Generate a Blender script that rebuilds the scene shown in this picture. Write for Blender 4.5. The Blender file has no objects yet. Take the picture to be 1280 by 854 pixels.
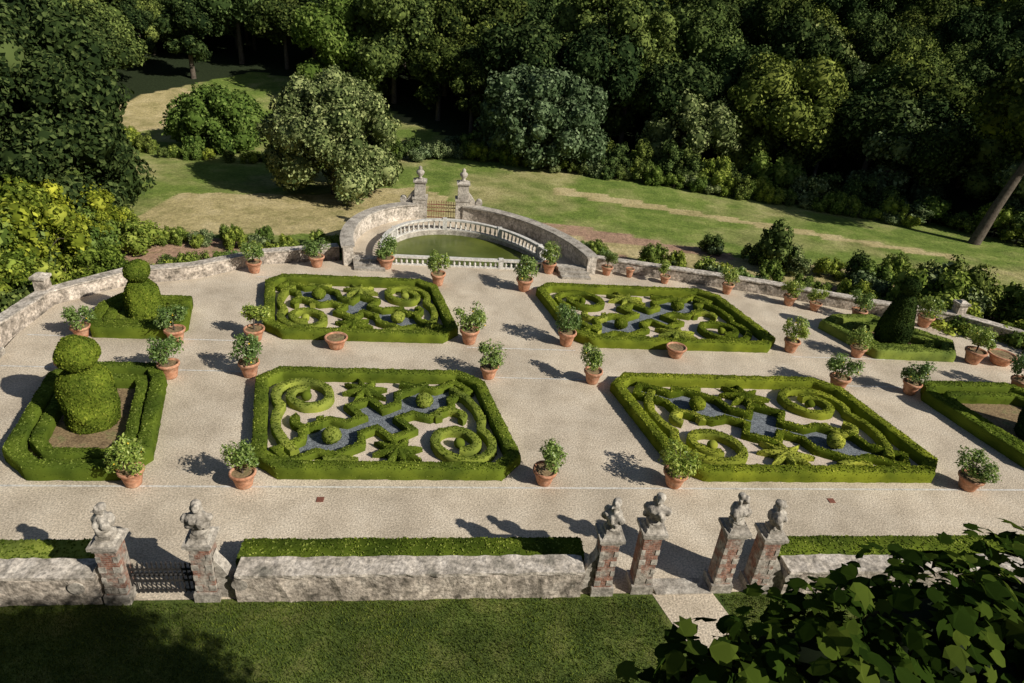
import bpy, math, random
import numpy as np
from mathutils import Vector, Matrix, noise
rng=np.random.default_rng(7); random.seed(7)
S=bpy.context.scene; COL=S.collection
cos,sin,pi=math.cos,math.sin,math.pi
# ---------------------------------------------------------------- garden frame (metres)
O=(3.62,17.50)
er=(cos(math.radians(7.5)),sin(math.radians(7.5)))
ec=(-sin(math.radians(19.7)),cos(math.radians(19.7)))
ROT=math.radians(7.5)
def W(s,t): return (O[0]+s*er[0]+t*ec[0], O[1]+s*er[1]+t*ec[1])
# ---------------------------------------------------------------- materials
def newmat(name):
    m=bpy.data.materials.new(name); m.use_nodes=True
    nt=m.node_tree; nt.nodes.clear()
    return m,nt,nt.nodes,nt.links
def ramp(N,stops):
    r=N.new('ShaderNodeValToRGB'); e=r.color_ramp.elements
    while len(e)<len(stops): e.new(0.5)
    for i,(p,c) in enumerate(stops): e[i].position=p; e[i].color=(*c,1)
    return r
def noise_node(N,L,vec,scale,detail=4,rough=.6):
    n=N.new('ShaderNodeTexNoise'); n.inputs['Scale'].default_value=scale; n.inputs['Detail'].default_value=detail; n.inputs['Roughness'].default_value=rough
    L.new(vec,n.inputs['Vector']); return n
def mixc(N,L,a,b,fac,mode='MIX'):
    m=N.new('ShaderNodeMix'); m.data_type='RGBA'; m.blend_type=mode
    for s,v in ((m.inputs[0],fac),(m.inputs[6],a),(m.inputs[7],b)):
        if isinstance(v,(int,float)): s.default_value=v
        elif isinstance(v,tuple): s.default_value=(*v,1)
        else: L.new(v,s)
    return m.outputs[2]
def leafmat(name,dark,mid,light,trans=.25,nscale=.6,spec=None,rough=.5):
    m,nt,N,L=newmat(name)
    g=N.new('ShaderNodeNewGeometry'); r=ramp(N,[(0,dark),(.55,mid),(.95,light)])
    L.new(g.outputs['Random Per Island'],r.inputs[0]); c=r.outputs[0]
    if nscale:
        n=noise_node(N,L,g.outputs['Position'],nscale,1)
        r2=ramp(N,[(.3,(.6,.64,.62)),(.7,(1.25,1.2,1.0))]); L.new(n.outputs[0],r2.inputs[0])
        c=mixc(N,L,c,r2.outputs[0],1.0,'MULTIPLY')
    oi=N.new('ShaderNodeObjectInfo'); r3=ramp(N,[(0,(.62,.70,.75)),(.6,(1.0,.97,.9)),(1,(1.45,1.27,.9))]); L.new(oi.outputs['Random'],r3.inputs[0])
    c=mixc(N,L,c,r3.outputs[0],1.0,'MULTIPLY')
    if spec is not None:
        b=N.new('ShaderNodeBsdfPrincipled'); L.new(c,b.inputs['Base Color']); b.inputs['Roughness'].default_value=rough; b.inputs['Specular IOR Level'].default_value=spec
    else:
        b=N.new('ShaderNodeBsdfDiffuse'); L.new(c,b.inputs['Color'])
    o=N.new('ShaderNodeOutputMaterial')
    if trans>0:
        t=N.new('ShaderNodeBsdfTranslucent'); L.new(c,t.inputs[0])
        mx=N.new('ShaderNodeMixShader'); mx.inputs[0].default_value=trans
        L.new(b.outputs[0],mx.inputs[1]); L.new(t.outputs[0],mx.inputs[2]); L.new(mx.outputs[0],o.inputs[0])
    else: L.new(b.outputs[0],o.inputs[0])
    return m
def surf(name,cols,scale,rough=.9,bump=.3,bscale=None,fine=None,big=None):
    m,nt,N,L=newmat(name)
    g=N.new('ShaderNodeNewGeometry'); v=g.outputs['Position']
    n=noise_node(N,L,v,scale,5); r=ramp(N,cols); L.new(n.outputs[0],r.inputs[0]); c=r.outputs[0]
    for q in (fine,big):
        if q:
            nn=noise_node(N,L,v,q[0],2,.7); rr=ramp(N,[(.35,(q[1],)*3),(.65,(q[2],)*3)]); L.new(nn.outputs[0],rr.inputs[0])
            c=mixc(N,L,c,rr.outputs[0],1.0,'MULTIPLY')
    b=N.new('ShaderNodeBsdfPrincipled'); L.new(c,b.inputs['Base Color']); b.inputs['Roughness'].default_value=rough; b.inputs['Specular IOR Level'].default_value=.2
    if bump:
        nb=noise_node(N,L,v,bscale or scale*6,3); bm=N.new('ShaderNodeBump'); bm.inputs['Strength'].default_value=bump; bm.inputs['Distance'].default_value=.03
        L.new(nb.outputs[0],bm.inputs['Height']); L.new(bm.outputs[0],b.inputs['Normal'])
    o=N.new('ShaderNodeOutputMaterial'); L.new(b.outputs[0],o.inputs[0]); return m
M_gravel=surf('gravel_mat',[(.3,(.49,.41,.31)),(.5,(.59,.50,.385)),(.7,(.66,.57,.45))],.9,bump=.7,bscale=20,fine=(17,.66,1.27),big=(.23,.84,1.1))
M_pale=surf('pale_gravel_mat',[(.3,(.56,.46,.37)),(.7,(.74,.62,.51))],1.5,bump=.6,bscale=25,fine=(20,.72,1.15))
M_grey=surf('grey_gravel_mat',[(.3,(.12,.135,.155)),(.7,(.24,.26,.28))],5,bump=.7,bscale=30,fine=(20,.55,1.35))
M_soil=surf('soil_mat',[(.3,(.16,.11,.06)),(.55,(.28,.20,.11)),(.75,(.16,.19,.07))],2,bump=.6,fine=(14,.6,1.3))
M_stone=surf('stone_mat',[(.25,(.19,.17,.14)),(.42,(.38,.34,.29)),(.6,(.54,.49,.42)),(.8,(.62,.57,.50))],2.2,bump=.8,bscale=9,fine=(11,.6,1.2),big=(.5,.85,1.1))
M_wallst=surf('old_wall_mat',[(.32,(.17,.15,.12)),(.43,(.40,.34,.28)),(.55,(.57,.49,.41)),(.72,(.68,.60,.51))],2.6,bump=1.0,bscale=10,fine=(8,.5,1.2),big=(.8,.75,1.2))
M_cope=surf('old_coping_mat',[(.3,(.24,.22,.18)),(.45,(.50,.44,.37)),(.6,(.66,.59,.51))],2.2,bump=1.0,bscale=9,fine=(8,.55,1.2))
M_white=surf('white_stone_mat',[(.3,(.44,.42,.38)),(.5,(.64,.61,.56)),(.8,(.74,.71,.66))],3,bump=.4,bscale=15,fine=(12,.75,1.15))
M_terra=surf('terracotta_mat',[(.3,(.42,.18,.10)),(.55,(.56,.29,.18)),(.8,(.64,.42,.30))],4,bump=.2,rough=.85,fine=(9,.7,1.15))
M_bark=surf('bark_mat',[(.3,(.06,.045,.035)),(.7,(.16,.13,.10))],5,bump=1,bscale=20)
M_iron=surf('iron_mat',[(.3,(.02,.02,.022)),(.7,(.05,.045,.04))],8,bump=0,rough=.6)
M_rust=surf('rusty_iron_mat',[(.3,(.16,.06,.04)),(.7,(.25,.10,.07))],8,bump=0,rough=.8)
M_lemon=surf('lemon_mat',[(.3,(.75,.5,.04)),(.7,(.8,.6,.08))],3,bump=0,rough=.5)
M_plaster=surf('plaster_mat',[(.3,(.38,.30,.22)),(.7,(.52,.43,.33))],.8,bump=.3,big=(.3,.8,1.1))
M_roof=surf('roof_tile_mat',[(.3,(.25,.12,.08)),(.7,(.40,.22,.15))],2,bump=.6)
M_glass=surf('window_glass_mat',[(.3,(.02,.025,.03)),(.7,(.04,.045,.05))],2,bump=0,rough=.1)
M_shut=surf('shutter_mat',[(.3,(.05,.09,.06)),(.7,(.07,.12,.08))],4,bump=0)
def brickmat():
    m,nt,N,L=newmat('brick_mat')
    g=N.new('ShaderNodeNewGeometry'); sp=N.new('ShaderNodeSeparateXYZ'); L.new(g.outputs['Position'],sp.inputs[0])
    a=N.new('ShaderNodeMath'); a.operation='ADD'; L.new(sp.outputs[0],a.inputs[0]); L.new(sp.outputs[1],a.inputs[1])
    cb=N.new('ShaderNodeCombineXYZ'); L.new(a.outputs[0],cb.inputs[0]); L.new(sp.outputs[2],cb.inputs[1])
    bt=N.new('ShaderNodeTexBrick'); L.new(cb.outputs[0],bt.inputs['Vector']); bt.inputs['Scale'].default_value=4.2
    bt.inputs['Color1'].default_value=(.39,.18,.12,1); bt.inputs['Color2'].default_value=(.27,.13,.09,1); bt.inputs['Mortar'].default_value=(.38,.32,.26,1)
    bt.inputs['Mortar Size'].default_value=.02; bt.inputs['Brick Width'].default_value=.8; bt.inputs['Row Height'].default_value=.28
    n=noise_node(N,L,g.outputs['Position'],2.3,5); r=ramp(N,[(.45,(0,0,0)),(.59,(1,1,1))]); L.new(n.outputs[0],r.inputs[0])
    c=mixc(N,L,bt.outputs[0],(.42,.37,.31),r.outputs[0])
    n2=noise_node(N,L,g.outputs['Position'],9,4); r2=ramp(N,[(.35,(.5,.5,.5)),(.65,(1.15,1.15,1.15))]); L.new(n2.outputs[0],r2.inputs[0])
    c=mixc(N,L,c,r2.outputs[0],1.0,'MULTIPLY')
    b=N.new('ShaderNodeBsdfPrincipled'); L.new(c,b.inputs['Base Color']); b.inputs['Roughness'].default_value=.9
    bm=N.new('ShaderNodeBump'); bm.inputs['Distance'].default_value=.03; L.new(n2.outputs[0],bm.inputs['Height']); L.new(bm.outputs[0],b.inputs['Normal'])
    o=N.new('ShaderNodeOutputMaterial'); L.new(b.outputs[0],o.inputs[0]); return m
M_brick=brickmat()
def watermat():
    m,nt,N,L=newmat('pond_water_mat')
    g=N.new('ShaderNodeNewGeometry'); n=noise_node(N,L,g.outputs['Position'],.5,3)
    r=ramp(N,[(.35,(.075,.095,.012)),(.65,(.13,.155,.028))]); L.new(n.outputs[0],r.inputs[0])
    b=N.new('ShaderNodeBsdfPrincipled'); L.new(r.outputs[0],b.inputs['Base Color']); b.inputs['Roughness'].default_value=.25; b.inputs['Specular IOR Level'].default_value=.25
    n2=noise_node(N,L,g.outputs['Position'],3,3); bm=N.new('ShaderNodeBump'); bm.inputs['Strength'].default_value=.08; bm.inputs['Distance'].default_value=.02
    L.new(n2.outputs[0],bm.inputs['Height']); L.new(bm.outputs[0],b.inputs['Normal'])
    o=N.new('ShaderNodeOutputMaterial'); L.new(b.outputs[0],o.inputs[0]); return m
M_water=watermat()
M_box=leafmat('boxwood_mat',(.065,.10,.013),(.155,.205,.030),(.33,.38,.085),.08,1.2)
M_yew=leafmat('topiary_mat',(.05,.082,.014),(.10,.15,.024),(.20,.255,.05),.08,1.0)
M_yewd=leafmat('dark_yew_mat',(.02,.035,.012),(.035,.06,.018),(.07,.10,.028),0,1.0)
M_citrus=leafmat('citrus_leaf_mat',(.10,.18,.03),(.22,.32,.07),(.42,.52,.17),.3,0,.4,.4)
M_oak=leafmat('oak_leaf_mat',(.030,.048,.016),(.078,.112,.030),(.20,.255,.075),.0,0)
M_oakd=leafmat('dark_oak_leaf_mat',(.014,.025,.010),(.038,.060,.018),(.105,.14,.045),0,0)
M_light=leafmat('light_leaf_mat',(.065,.105,.022),(.145,.205,.036),(.30,.37,.085),.15,0)
M_lime=leafmat('lime_leaf_mat',(.05,.08,.014),(.17,.225,.034),(.38,.45,.085),.25,.9)
M_olive=leafmat('grey_green_leaf_mat',(.04,.062,.024),(.11,.15,.062),(.31,.37,.18),.0,0)
M_vine=leafmat('vine_leaf_mat',(.012,.028,.007),(.035,.07,.013),(.10,.15,.030),.3,1.5)
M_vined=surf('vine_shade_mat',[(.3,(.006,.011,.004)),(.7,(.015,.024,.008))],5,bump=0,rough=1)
M_blade=leafmat('grass_blade_mat',(.05,.085,.015),(.095,.14,.026),(.16,.20,.05),.0,.5)
def groundmat():
    m,nt,N,L=newmat('terrain_mat')
    g=N.new('ShaderNodeNewGeometry'); P=g.outputs['Position']
    at=N.new('ShaderNodeAttribute'); at.attribute_name='zone'; sp=N.new('ShaderNodeSeparateColor'); L.new(at.outputs['Color'],sp.inputs[0])
    nA=noise_node(N,L,P,.45,6,.7); nB=noise_node(N,L,P,5,5,.75); nC=noise_node(N,L,P,.12,3,.6)
    gr=ramp(N,[(.3,(.11,.17,.032)),(.52,(.20,.27,.056)),(.72,(.36,.38,.12))]); L.new(nA.outputs[0],gr.inputs[0])
    ta=ramp(N,[(.3,(.28,.26,.10)),(.5,(.52,.43,.21)),(.7,(.66,.55,.31))]); L.new(nA.outputs[0],ta.inputs[0])
    so=ramp(N,[(.35,(.28,.18,.12)),(.55,(.50,.32,.22)),(.7,(.28,.25,.10))]); L.new(nA.outputs[0],so.inputs[0])
    def edge(ch,amp=.9):
        a=N.new('ShaderNodeMath'); a.operation='ADD'; L.new(ch,a.inputs[0])
        b=N.new('ShaderNodeMath'); b.operation='MULTIPLY_ADD'; L.new(nB.outputs[0],b.inputs[0]); b.inputs[1].default_value=amp; b.inputs[2].default_value=-amp/2; L.new(b.outputs[0],a.inputs[1])
        r=ramp(N,[(.35,(0,0,0)),(.65,(1,1,1))]); L.new(a.outputs[0],r.inputs[0]); return r.outputs[0]
    rC=ramp(N,[(.46,(0,0,0)),(.66,(.7,.7,.7))]); L.new(nC.outputs[0],rC.inputs[0])
    c=mixc(N,L,gr.outputs[0],ta.outputs[0],rC.outputs[0])
    c=mixc(N,L,c,ta.outputs[0],edge(sp.outputs[0]))
    c=mixc(N,L,c,so.outputs[0],edge(sp.outputs[1]))
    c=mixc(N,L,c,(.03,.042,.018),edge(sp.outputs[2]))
    rr=ramp(N,[(.3,(.5,.5,.5)),(.7,(1.25,1.25,1.25))]); L.new(nB.outputs[0],rr.inputs[0]); c=mixc(N,L,c,rr.outputs[0],1.0,'MULTIPLY')
    b=N.new('ShaderNodeBsdfPrincipled'); L.new(c,b.inputs['Base Color']); b.inputs['Roughness'].default_value=1; b.inputs['Specular IOR Level'].default_value=.1
    bm=N.new('ShaderNodeBump'); bm.inputs['Distance'].default_value=.15; bm.inputs['Strength'].default_value=.7; L.new(nB.outputs[0],bm.inputs['Height']); L.new(bm.outputs[0],b.inputs['Normal'])
    o=N.new('ShaderNodeOutputMaterial'); L.new(b.outputs[0],o.inputs[0]); return m
M_ground=groundmat()
M_lawn=surf('lawn_mat',[(.3,(.05,.08,.016)),(.5,(.095,.13,.026)),(.72,(.165,.175,.05))],1.3,bump=1,bscale=30,fine=(18,.6,1.3),big=(.4,.7,1.25),rough=1)
# ---------------------------------------------------------------- mesh builder
class MB:
    def __init__(s): s.v=[];s.f=[];s.m=[];s.n=0;s.mats=[];s.sm=[]
    def mi(s,mat):
        if mat not in s.mats: s.mats.append(mat)
        return s.mats.index(mat)
    def add(s,V,F,mat,smooth=False):
        i=s.mi(mat); o=s.n
        V=[tuple(map(float,q)) for q in V] if not isinstance(V,np.ndarray) else V.tolist()
        s.v+=V; s.n+=len(V)
        if isinstance(F,np.ndarray): F=(F+o).tolist()
        else: F=[[k+o for k in q] for q in F]
        s.f+=F; s.m+=[i]*len(F); s.sm+=[smooth]*len(F)
    def box(s,c,d,mat,rot=0,taper=1.0):
        x,y,z=d[0]/2,d[1]/2,d[2]/2; V=[]
        for k,(a,b,e) in enumerate([(-x,-y,-z),(x,-y,-z),(x,y,-z),(-x,y,-z),(-x,-y,z),(x,-y,z),(x,y,z),(-x,y,z)]):
            if k>3: a*=taper;b*=taper
            V.append((c[0]+a*cos(rot)-b*sin(rot),c[1]+a*sin(rot)+b*cos(rot),c[2]+e))
        s.add(V,[[0,3,2,1],[4,5,6,7],[0,1,5,4],[1,2,6,5],[2,3,7,6],[3,0,4,7]],mat)
    def lathe(s,c,prof,mat,n=16,smooth=True,jit=0,nsc=2,rot=0):
        V=[];F=[]
        for (r,z) in prof:
            for k in range(n):
                a=2*pi*k/n+rot; x,y=r*cos(a),r*sin(a); p=Vector((c[0]+x,c[1]+y,c[2]+z))
                if jit: p+=noise.noise_vector(p*nsc)*jit
                V.append(tuple(p))
        for j in range(len(prof)-1):
            for k in range(n): F.append([j*n+k,j*n+(k+1)%n,(j+1)*n+(k+1)%n,(j+1)*n+k])
        F.append([ (len(prof)-1)*n+k for k in range(n)]); F.append([n-1-k for k in range(n)])
        s.add(V,F,mat,smooth)
        return np.array(V),np.array(F[:-2])
    def tube(s,pts,rad,mat,n=8):
        V=[];F=[]
        for i,p in enumerate(pts):
            p=Vector(p); q=Vector(pts[min(i+1,len(pts)-1)])-Vector(pts[max(i-1,0)]); q.normalize()
            u=q.cross(Vector((0,.3,1)) if abs(q.z)<.9 else Vector((1,0,0))).normalized(); w=q.cross(u)
            for k in range(n):
                a=2*pi*k/n; V.append(tuple(p+(u*cos(a)+w*sin(a))*rad[i]))
        for i in range(len(pts)-1):
            for k in range(n): F.append([i*n+k,i*n+(k+1)%n,(i+1)*n+(k+1)%n,(i+1)*n+k])
        F.append([(len(pts)-1)*n+k for k in range(n)])
        s.add(V,F,mat,True)
    def ico(s,c,r,mat,sub=2,jit=0,nsc=2,sc=(1,1,1)):
        V,F=ICO[sub]; V=V*np.array(sc)*r+np.array(c)
        if jit: V=np.array([tuple(Vector(p)+noise.noise_vector(Vector(p)*nsc)*jit) for p in V])
        s.add(V,F,mat,True); return V,F
    def leaves(s,P,Nn,size,mat,asp=.6,up=0):
        n=len(P)
        if n==0: return
        Nn=Nn/np.maximum(np.linalg.norm(Nn,axis=1,keepdims=True),1e-6)
        R=rng.normal(size=(n,3)); T=np.cross(Nn,R); T/=np.maximum(np.linalg.norm(T,axis=1,keepdims=True),1e-6); B=np.cross(Nn,T)
        sz=(size*(.6+.8*rng.random(n)))[:,None]
        V=np.stack([P-T*sz,P-B*sz*asp+Nn*sz*.15,P+T*sz,P+B*sz*asp+Nn*sz*.15],1).reshape(-1,3)
        s.add(V,np.arange(4*n).reshape(-1,4),mat)
    def obj(s,name,loc=None):
        me=bpy.data.meshes.new(name); me.from_pydata(s.v,[],s.f)
        for m in s.mats: me.materials.append(m)
        me.polygons.foreach_set('material_index',s.m); me.polygons.foreach_set('use_smooth',s.sm); me.update()
        o=bpy.data.objects.new(name,me); COL.objects.link(o)
        if loc is not None: o.location=loc
        return o
import bmesh
ICO={}
for sub in (1,2,3):
    bm=bmesh.new(); bmesh.ops.create_icosphere(bm,subdivisions=sub,radius=1)
    ICO[sub]=(np.array([v.co[:] for v in bm.verts]),np.array([[v.index for v in f.verts] for f in bm.faces])); bm.free()
def scatter(V,F,dens):
    V=np.asarray(V); F=np.asarray(F); A,B,C=V[F[:,0]],V[F[:,1]],V[F[:,2]]; D=V[F[:,-1]]
    n1=np.cross(C-A,D-B) if F.shape[1]==4 else np.cross(B-A,C-A)
    ar=np.linalg.norm(n1,axis=1)/2; cnt=rng.poisson(ar*dens); idx=np.repeat(np.arange(len(F)),cnt)
    u,v=rng.random(len(idx))[:,None],rng.random(len(idx))[:,None]
    if F.shape[1]==4: P=(A[idx]*(1-u)+B[idx]*u)*(1-v)+(D[idx]*(1-u)+C[idx]*u)*v
    else:
        su=np.sqrt(u); P=A[idx]*(1-su)+B[idx]*su*(1-v)+C[idx]*su*v
    N=n1[idx]/np.maximum(np.linalg.norm(n1[idx],axis=1,keepdims=True),1e-9)
    return P,N
# ---------------------------------------------------------------- sweeps
def resample(P,step,closed):
    P=[Vector(p) for p in P]; out=[]; n=len(P)
    for i in range(n if closed else n-1):
        a,b=P[i],P[(i+1)%n]; k=max(1,int((b-a).length/step))
        for j in range(k): out.append(a.lerp(b,j/k))
    if not closed: out.append(P[-1])
    return out
def sweep(P,prof,closed):
    n=len(P);V=[];m=len(prof)
    for i in range(n):
        if closed: a,b=P[i-1],P[(i+1)%n]
        else: a,b=P[max(i-1,0)],P[min(i+1,n-1)]
        d1=(P[i]-a); d2=(b-P[i]); d1=d1.normalized() if d1.length>1e-6 else d2.normalized(); d2=d2.normalized() if d2.length>1e-6 else d1
        d=(d1+d2).normalized(); k=min(1.7,1/max(.4,d.dot(d1)))
        nx,ny=d.y,-d.x
        for (o,z) in prof: V.append([P[i].x+nx*o*k,P[i].y+ny*o*k,z+(P[i].z if len(P[i])>2 else 0)])
    F=[]
    for i in range(n if closed else n-1):
        j=(i+1)%n
        for k in range(m-1): F.append([i*m+k,j*m+k,j*m+k+1,i*m+k+1])
    caps=[] if closed else [[k for k in range(m)],[(n-1)*m+m-1-k for k in range(m)]]
    return V,F,caps
def hedge(mb,path,w,h,closed=False,mat=None,dens=230,z0=0,leaf=.04,jit=.03):
    mat=mat or M_box
    P=resample([(*p,z0) for p in path],.16,closed)
    prof=[(-.5,0),(-.52,.5),(-.5,.9),(-.42,1.0),(0,1.01),(.42,1),(.5,.9),(.52,.5),(.5,0)]
    prof=[(a*w,b*h) for a,b in prof]
    V,F,caps=sweep(P,prof,closed)
    V=[tuple(Vector(v)+noise.noise_vector(Vector(v)*3.1)*jit+noise.noise_vector(Vector(v)*9)*jit*.6) for v in V]
    mb.add(V,F,mat,True)
    if caps: mb.add([V[i] for i in caps[0]]+[V[i] for i in caps[1]],[list(range(9)),list(range(9,18))],mat)
    P2,N2=scatter(V,F,dens); N2[:,2]=np.abs(N2[:,2])
    c=P2+N2*0.010; mb.leaves(c,N2+rng.normal(size=N2.shape)*.45,leaf,mat)
# ================================================================= TERRAIN
XL=[-90,-62,-52,-46,-38,-28,-18,-8,5,24,35,45,60,120]
YL=[35,40,58,80,92,90,83,74,72,69,63,54,46,40]
def forest_line(x): return np.interp(x,XL,YL)
def terr(x,y):
    d=np.maximum(0,y-74); z=-1.5+.17*d
    z=z+.22*np.maximum(0,np.abs(x+5)-62-.25*d)
    z=90*np.tanh(z/90)
    return z+.3*np.sin(x*.11+1)*np.cos(y*.09)*np.clip((y-45)/20,0,1)+2.5*np.sin(x*.035+.5)*np.clip((y-95)/60,0,1)
def lin(a,b,n): return np.linspace(a,b,n)
xs=np.concatenate([lin(-420,-80,20)[:-1],lin(-80,80,161)[:-1],lin(80,420,20)])
ys=np.concatenate([lin(-150,15,12)[:-1],lin(15,110,120)[:-1],lin(110,700,50)])
XX,YY=np.meshgrid(xs,ys); ZZ=terr(XX,YY)
V=np.stack([XX,YY,ZZ],-1).reshape(-1,3); nx=len(xs); ny=len(ys)
idx=np.arange(nx*ny).reshape(ny,nx); F=np.stack([idx[:-1,:-1],idx[:-1,1:],idx[1:,1:],idx[1:,:-1]],-1).reshape(-1,4)
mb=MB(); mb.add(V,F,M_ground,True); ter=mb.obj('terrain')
def inpoly(px,py,poly):
    r=np.zeros(px.shape,bool); n=len(poly)
    for i in range(n):
        x1,y1=poly[i];x2,y2=poly[(i+1)%n]
        c=((y1>py)!=(y2>py))&(px<(x2-x1)*(py-y1)/((y2-y1) if y2!=y1 else 1e-9)+x1); r^=c
    return r
tan=[(-26,39),(-12.4,43),(-4,45),(-4,50),(-9,57),(-18,51),(-26,49)]
tan2=[(-50,68),(-42,64),(-38,69),(-38,82),(-48,86)]
tan3=[(-4,44),(12,40),(34,44),(34,46.5),(14,45.5),(3,50),(-4,50)]
tan4=[(2,58),(16,55),(34,50),(35,51),(16,56.5),(3,60)]
soil=[(-25,34),(-17,35),(-18,40),(-25,40)]
soil2=[(4,39),(10,37),(27,33),(36,36),(32,41),(18,41.5),(6,44)]
soil3=[(-1,49.5),(4,47),(16,45),(16,46.2),(5,49.5)]
def zz(x,y):
    R=(inpoly(x,y,tan)|inpoly(x,y,tan2)|inpoly(x,y,tan3)|inpoly(x,y,tan4)).astype(float)
    G=(inpoly(x,y,soil)|inpoly(x,y,soil2)|inpoly(x,y,soil3)).astype(float)
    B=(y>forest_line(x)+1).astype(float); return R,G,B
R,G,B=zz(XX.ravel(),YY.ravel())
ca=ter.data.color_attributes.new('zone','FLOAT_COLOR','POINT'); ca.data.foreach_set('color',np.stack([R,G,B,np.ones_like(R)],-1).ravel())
# ---------------------------------------------------------------- flat sheets
def sheet(name,poly,z,mat,depth=0):
    mb=MB(); n=len(poly); V=[(*p,z) for p in poly]; F=[list(range(n))]
    if depth:
        V+=[(*p,z-depth) for p in poly]; F+=[[i,i+n,(i+1)%n+n,(i+1)%n] for i in range(n)]
    mb.add(V,F,mat); return mb.obj(name)
gard=[(-25,-4.7),(-23.2,3),(-21.6,7),(-21.4,9.3),(-20.7,12.3),(-17.9,14.9),(-14.9,15.9),(-11.7,18.2),(-7,19.75),(0,19.0),(7,19.9),(11.3,18.6),(16.5,16.9),(21.6,14.6),(25.3,13.4),(27.3,11.2),(30,8),(31,-4.7)]
def arc(ax,by,n=48,cs=0,ct=19.1,a0=pi,a1=0): return [(cs+ax*cos(a0+(a1-a0)*i/(n-1)),ct+by*sin(a0+(a1-a0)*i/(n-1))) for i in range(n)]
g2=gard[:8]+[(-7,19.4)]+[(-4.85,19.4),(4.85,19.4)]+[(7,19.4)]+gard[10:]
sheet('gravel_terrace',[W(*p) for p in g2],0,M_gravel,1.8)
lawn=[(-60,-4.72),(40,-4.72),(40,-22),(-60,-22)]
sheet('lawn',[W(*p) for p in lawn],-.004,M_lawn,1.8)
mb=MB(); n=90000
ss=rng.uniform(-20,9,n); tt=rng.uniform(-9.8,-4.85,n)
P=np.stack([O[0]+ss*er[0]+tt*ec[0],O[1]+ss*er[1]+tt*ec[1],np.full(n,.0)],-1)
P=P[~((ss>-.8)&(ss<1.2))]; n=len(P)
hh=.03+.05*rng.random(n); an=rng.random(n)*pi; wv=np.stack([np.cos(an),np.sin(an),0*an],-1)*.012; ln=np.stack([rng.normal(size=n)*.02,rng.normal(size=n)*.02,hh],-1)
V=np.stack([P-wv,P+wv,P+ln],1).reshape(-1,3); mb.add(V,np.arange(3*n).reshape(-1,3),M_blade); mb.obj('lawn_grass')
mb=MB()
def strip(a,b,w=.08,z=.004):
    a=W(*a);b=W(*b); d=Vector((b[0]-a[0],b[1]-a[1])).normalized(); n=(-d.y*w/2,d.x*w/2)
    mb.add([(a[0]+n[0],a[1]+n[1],z),(a[0]-n[0],a[1]-n[1],z),(b[0]-n[0],b[1]-n[1],z),(b[0]+n[0],b[1]+n[1],z)],[[0,1,2,3]],M_white)
for a,b in [((-22,-.3),(30,-.3)),((-21.2,6.75),(-11.9,6.75)),((-2.5,6.75),(2.5,6.75)),((13.1,6.75),(26,6.75)),((-21,9.35),(-11.6,9.35)),((-2.5,9.35),(2.5,9.35)),((13.1,9.35),(27,9.35)),((-11.9,16.5),(-2.6,16.5)),((2.6,16.6),(12,16.6))]: strip(a,b)
mb.obj('stone_edging')
mb=MB()
for (s,t) in [(-9.5,-.9),(7.5,-.9)]:
    mb.box((*W(s,t),.008),(.22,.22,.016),M_rust,ROT)
mb.obj('drain_cover')
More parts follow.
